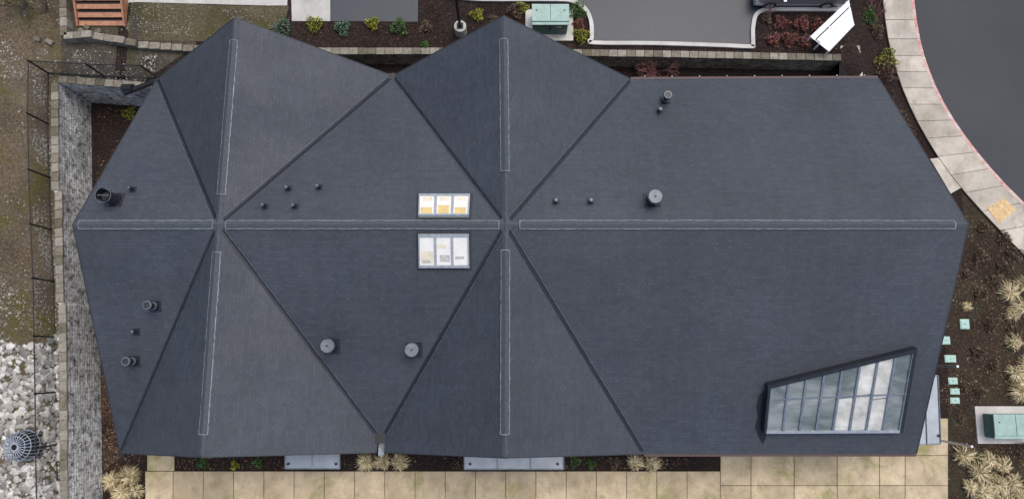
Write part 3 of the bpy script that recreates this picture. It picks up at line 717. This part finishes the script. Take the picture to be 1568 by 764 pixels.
for g in [(562,707,.42),(588,706,.4),(612,708,.42),(971,708,.4),(996,708,.4),(176,735,.45),(204,728,.5),(190,752,.5),(212,750,.35),(1543,450,.5),(1565,440,.5),(1562,470,.45),(1546,480,.35),(1550,525,.4),(1550,570,.45),(1566,560,.45),(1560,600,.45),(1566,585,.4),(1470,697,.5),(1494,722,.55),(1512,703,.4),(1500,752,.55),(1526,742,.5),(1532,714,.42),(1482,745,.38),(1546,738,.45),(1530,765,.55),(1562,758,.3),(1478,470,.22)]:
    grass(*g)
def bare(name,u,v,r,hf,n=26,seed=1,mat=None,rad=.018):
    c=P(u,v,hf); random.seed(seed); mb=MB()
    def br(p,d,l,rad,k):
        q=p+d*l; mb.cyl(p,q,rad,rad*.7,n=5,t=random.random(),caps=False)
        if k>0:
            for _ in range(3): br(q,(d+Vector((random.gauss(0,.5),random.gauss(0,.5),random.gauss(.1,.3)))).normalized(),l*.72,rad*.7,k-1)
    for i in range(n//3):
        w=random.uniform(0,6.28); br(c,Vector((math.cos(w)*.8,math.sin(w)*.8,.9)).normalized(),r*.42,rad,3)
    mb.obj(name,mat or M_twig)
bare('bare_shrub',1003,110,1.35,0,48,3,None,.026); bare('bare_shrub',1182,14,.8,hN,26,5); bare('bare_shrub',1335,20,.8,hN,18,6); bare('bare_shrub',70,18,1.2,ZW,30,8,M_dtwig); bare('bare_shrub',40,10,1.0,ZW,24,11,M_dtwig); bare('bare_shrub',1358,118,.6,hN,20,9)
# ------------------------------------------------------------ utility boxes
def transformer(u,v,z,sx,sy,h,rz=0):
    e=empty('transformer_box'); c=P(u,v,z); mb=MB(); mb.box((c.x,c.y,z+.05),(sx+.7,sy+.7,.12),.9,0,rz); mb.obj('pad',M_conc,e,bevel=.015)
    mb=MB(); mb.box((c.x,c.y,z+.11+h/2),(sx,sy,h),.5,1,rz); 
    mb.box((c.x,c.y+.08,z+.11+h+.04),(sx+.1,sy-.1,.08),.5,0,rz); mb.box((c.x,c.y-sy/2+.12,z+.11+h*.98),(sx+.08,.3,.06),.5,0,rz)
    for s in (-1,1): mb.box((c.x+s*sx/4,c.y-sy/2-.012,z+.11+h/2),(sx/2-.06,.024,h-.15),.5,1,rz)
    mb.box((c.x,c.y-sy/2-.04,z+.11+h*.55),(.05,.05,.2),.5,2,rz); mb.box((c.x+sx*.25,c.y-sy/2-.028,z+.11+h*.75),(.25,.01,.18),.5,3,rz)
    for s in (-1,1):
        mb.box((c.x+s*sx*.4,c.y+.2,z+.2+h),(.06,.06,.03),.5,2,rz)
    mb.box((c.x,c.y+.08,z+.11+h+.085),(.03,sy-.12,.012),.5,1,rz)
    mb.obj('cabinet',[M_green,M_greend,M_black,M_yel],e,bevel=.012)
transformer(841,40,ZN,1.75,1.0,1.15); transformer(1535,650,0,2.0,1.1,.85)
for u,v,w,h in [(1477,496,14,15),(1448,521,13,12),(1455,549,17,11),(1459,583,14,10),(1462,599,14,9),(1462,613,14,9)]:
    e=empty('valve_box'); c=P(u,v,.06); a=w*.033; b_=h*.033; mb=MB(); mb.box((c.x,c.y,.035),(a,b_,.09)); mb.box((c.x,c.y,.09),(a*.84,b_*.84,.02)); mb.box((c.x,c.y,.102),(.1,.03,.01),m=1)
    mb.obj('lid',[M_lid,M_greend],e,bevel=.008)
# lamp
e=empty('street_lamp'); c=P(706,50,ZN); mb=MB(); mb.cyl(c,c+Vector((0,0,.75)),.31,.31,24,t=.9); mb.obj('concrete_base',M_conc,e,bevel=.02)
mb=MB(); mb.box(c+Vector((0,0,.77)),(.32,.32,.04)); mb.cyl(c+Vector((0,0,.79)),c+Vector((0,0,1.0)),.12,.08); mb.cyl(c+Vector((0,0,.9)),c+Vector((0,0,7.2)),.075,.05,14); mb.box(c+Vector((0,-.0,7.2)),(.35,.7,.12)); mb.obj('pole_and_head',M_black,e)
# drain cage
e=empty('storm_drain_cage'); c=P(47,680,ZW); mb=MB(); mb.cyl(c-Vector((0,0,.05)),c+Vector((0,0,.12)),.80,.80,28,m=1,t=.0); mb.cyl(c+Vector((0,0,.12)),c+Vector((0,0,.13)),.72,.72,28,m=2)
mb.cyl(c+Vector((0,0,.13)),c+Vector((0,0,.7)),.56,.5,28,m=2)
for i in range(24):
    w=i*2*math.pi/24; d=Vector((math.cos(w),math.sin(w),0)); pts=[c+d*.70+Vector((0,0,.1)),c+d*.62+Vector((0,0,.95)),c+d*.46+Vector((0,0,1.12)),c+d*.14+Vector((0,0,1.16))]
    for a,b in zip(pts[:-1],pts[1:]): mb.cyl(a,b,.017,n=6,m=0)
for z,r in ((.4,.675),(.95,.62),(1.12,.46),(1.16,.14)):
    for i in range(28):
        w=i*2*math.pi/28;w2=w+2*math.pi/28; mb.cyl(c+Vector((r*math.cos(w),r*math.sin(w),z)),c+Vector((r*math.cos(w2),r*math.sin(w2),z)),.016,n=5,m=0)
mb.obj('cage',[M_cage,M_joint,M_black],e)
# white tilted panel sign
e=empty('white_panel_sign'); mb=MB()
A=P(1241,57,ZN+.8);Bq=P(1269,79,ZN+.75);C=P(1308,38,ZN+1.15);D=P(1300,1,ZN+1.25)
def sp_(a,b): return (A*(1-a)+Bq*a)*(1-b)+(D*(1-a)+C*a)*b
nn=(Bq-A).cross(D-A).normalized(); 
if nn.z<0: nn=-nn
for a0,a1,b0,b1 in ((.0,.22,.0,1.),(.27,.46,.04,1.),(.5,1.,.0,1.)):
    q=[sp_(a0,b0),sp_(a1,b0),sp_(a1,b1),sp_(a0,b1)]; mb.prism([x-nn*.03 for x in q],q)
for a in (0,.48,1):
    for b in (.02,.95):
        p=sp_(a,b)-nn*.04; mb.cyl((p.x,p.y,hN(p.x,p.y)-.1),p,.045,n=10)
for b in (.02,.42,.98): mb.cyl(sp_(0,b)-nn*.06,sp_(1,b)-nn*.06,.03,n=8)
for a in (0,.48,1): mb.cyl(sp_(a,0)+nn*.01,sp_(a,1)+nn*.01,.03,n=8,m=0)
mb.obj('panels',[M_white,M_galv],e)
# car
def car(u,v):
    e=empty('parked_car'); c=P(u,v,ZN); c=Vector((c.x,c.y+.92,ZN+.012)); 
    Ms=plain('silver_car_paint',(.50,.52,.54),.25,.5,.05,3,0,.8); mb=MB()
    prof=[(-2.3,.35),(-2.3,.75),(-2.2,.98),(-1.1,1.06),(-1.0,1.08),(1.9,1.12),(2.2,1.0),(2.3,.7),(2.28,.35)]
    n=len(prof)
    V=[(x,y,z) for y in (-.93,.93) for x,z in prof]
    mb.add([(c.x+x,c.y+y,c.z+z) for x,y,z in V],[tuple(range(n)),tuple(range(2*n-1,n-1,-1))]+[(i,n+i,n+(i+1)%n,(i+1)%n) for i in range(n)],m=0)
    gl=[(-1.15,1.07),(-.35,1.62),(1.75,1.66),(2.15,1.12)]
    V=[]
    for s in (-1,1):
        for x,z in gl: V.append((c.x+x,c.y+s*(.88 if z<1.3 else .70),c.z+z))
    mb.add(V,[(0,1,2,3),(7,6,5,4),(0,4,5,1),(2,6,7,3)],m=1); 
    V=[(c.x+x,c.y+s*.72,c.z+z+.015) for s in (-1,1) for x,z in ((-.4,1.61),(-.2,1.68),(1.6,1.71),(1.8,1.65))]
    mb.add(V,[(0,4,5,1),(1,5,6,2),(2,6,7,3),(0,1,2,3),(7,6,5,4)],m=0)
    for s in (-1,1):
        for x in (-.35,.55,1.4): mb.cyl((c.x+x,c.y+s*.89,c.z+1.08),(c.x+x+.02,c.y+s*.72,c.z+1.64),.035,n=6,m=0)
        for x in (-1.45,1.45):
            mb.cyl((c.x+x,c.y+s*.72,c.z+.34),(c.x+x,c.y+s*.96,c.z+.34),.34,.33,22,m=2); mb.cyl((c.x+x,c.y+s*.96,c.z+.34),(c.x+x,c.y+s*.97,c.z+.34),.22,.2,14,m=3)
        mb.box((c.x-.95,c.y+s*1.02,c.z+1.1),(.16,.2,.13),m=0); mb.box((c.x-2.2,c.y+s*.7,c.z+.8),(.24,.36,.13),m=4); mb.box((c.x+2.22,c.y+s*.75,c.z+.85),(.2,.3,.2),m=5)
    mb.box((c.x,c.y,c.z+.3),(4.3,1.7,.2),m=2)
    mb.obj('body',[Ms,M_glass,M_black,M_galv,M_white,M_red],e,bevel=.03)
car(1218,14)
# ------------------------------------------------------------ light & camera
w=bpy.data.worlds.new('World'); S.world=w; w.use_nodes=True; nt=w.node_tree; bg=nt.nodes['Background']
sk=nt.nodes.new('ShaderNodeTexSky'); sk.sky_type='NISHITA'; sk.sun_disc=False; sk.sun_elevation=math.radians(70); sk.sun_rotation=math.radians(40); sk.air_density=1.0; sk.dust_density=4
nt.links.new(sk.outputs[0],bg.inputs[0]); bg.inputs[1].default_value=.15
l=bpy.data.lights.new('sun','SUN'); l.energy=1.5; l.angle=math.radians(50); l.color=(1,.96,.90); lo=bpy.data.objects.new('sun',l); S.collection.objects.link(lo)
az=math.radians(40); el=math.radians(70); dv=Vector((math.sin(az)*math.cos(el),math.cos(az)*math.cos(el),math.sin(el))); lo.rotation_euler=dv.to_track_quat('Z','Y').to_euler()
cd=bpy.data.cameras.new('camera'); co=bpy.data.objects.new('camera',cd); S.collection.objects.link(co); co.location=(0,0,CAMH); co.rotation_euler=(T,0,0)
cd.sensor_width=36; cd.lens=F/1568*36; cd.clip_end=2000; S.camera=co
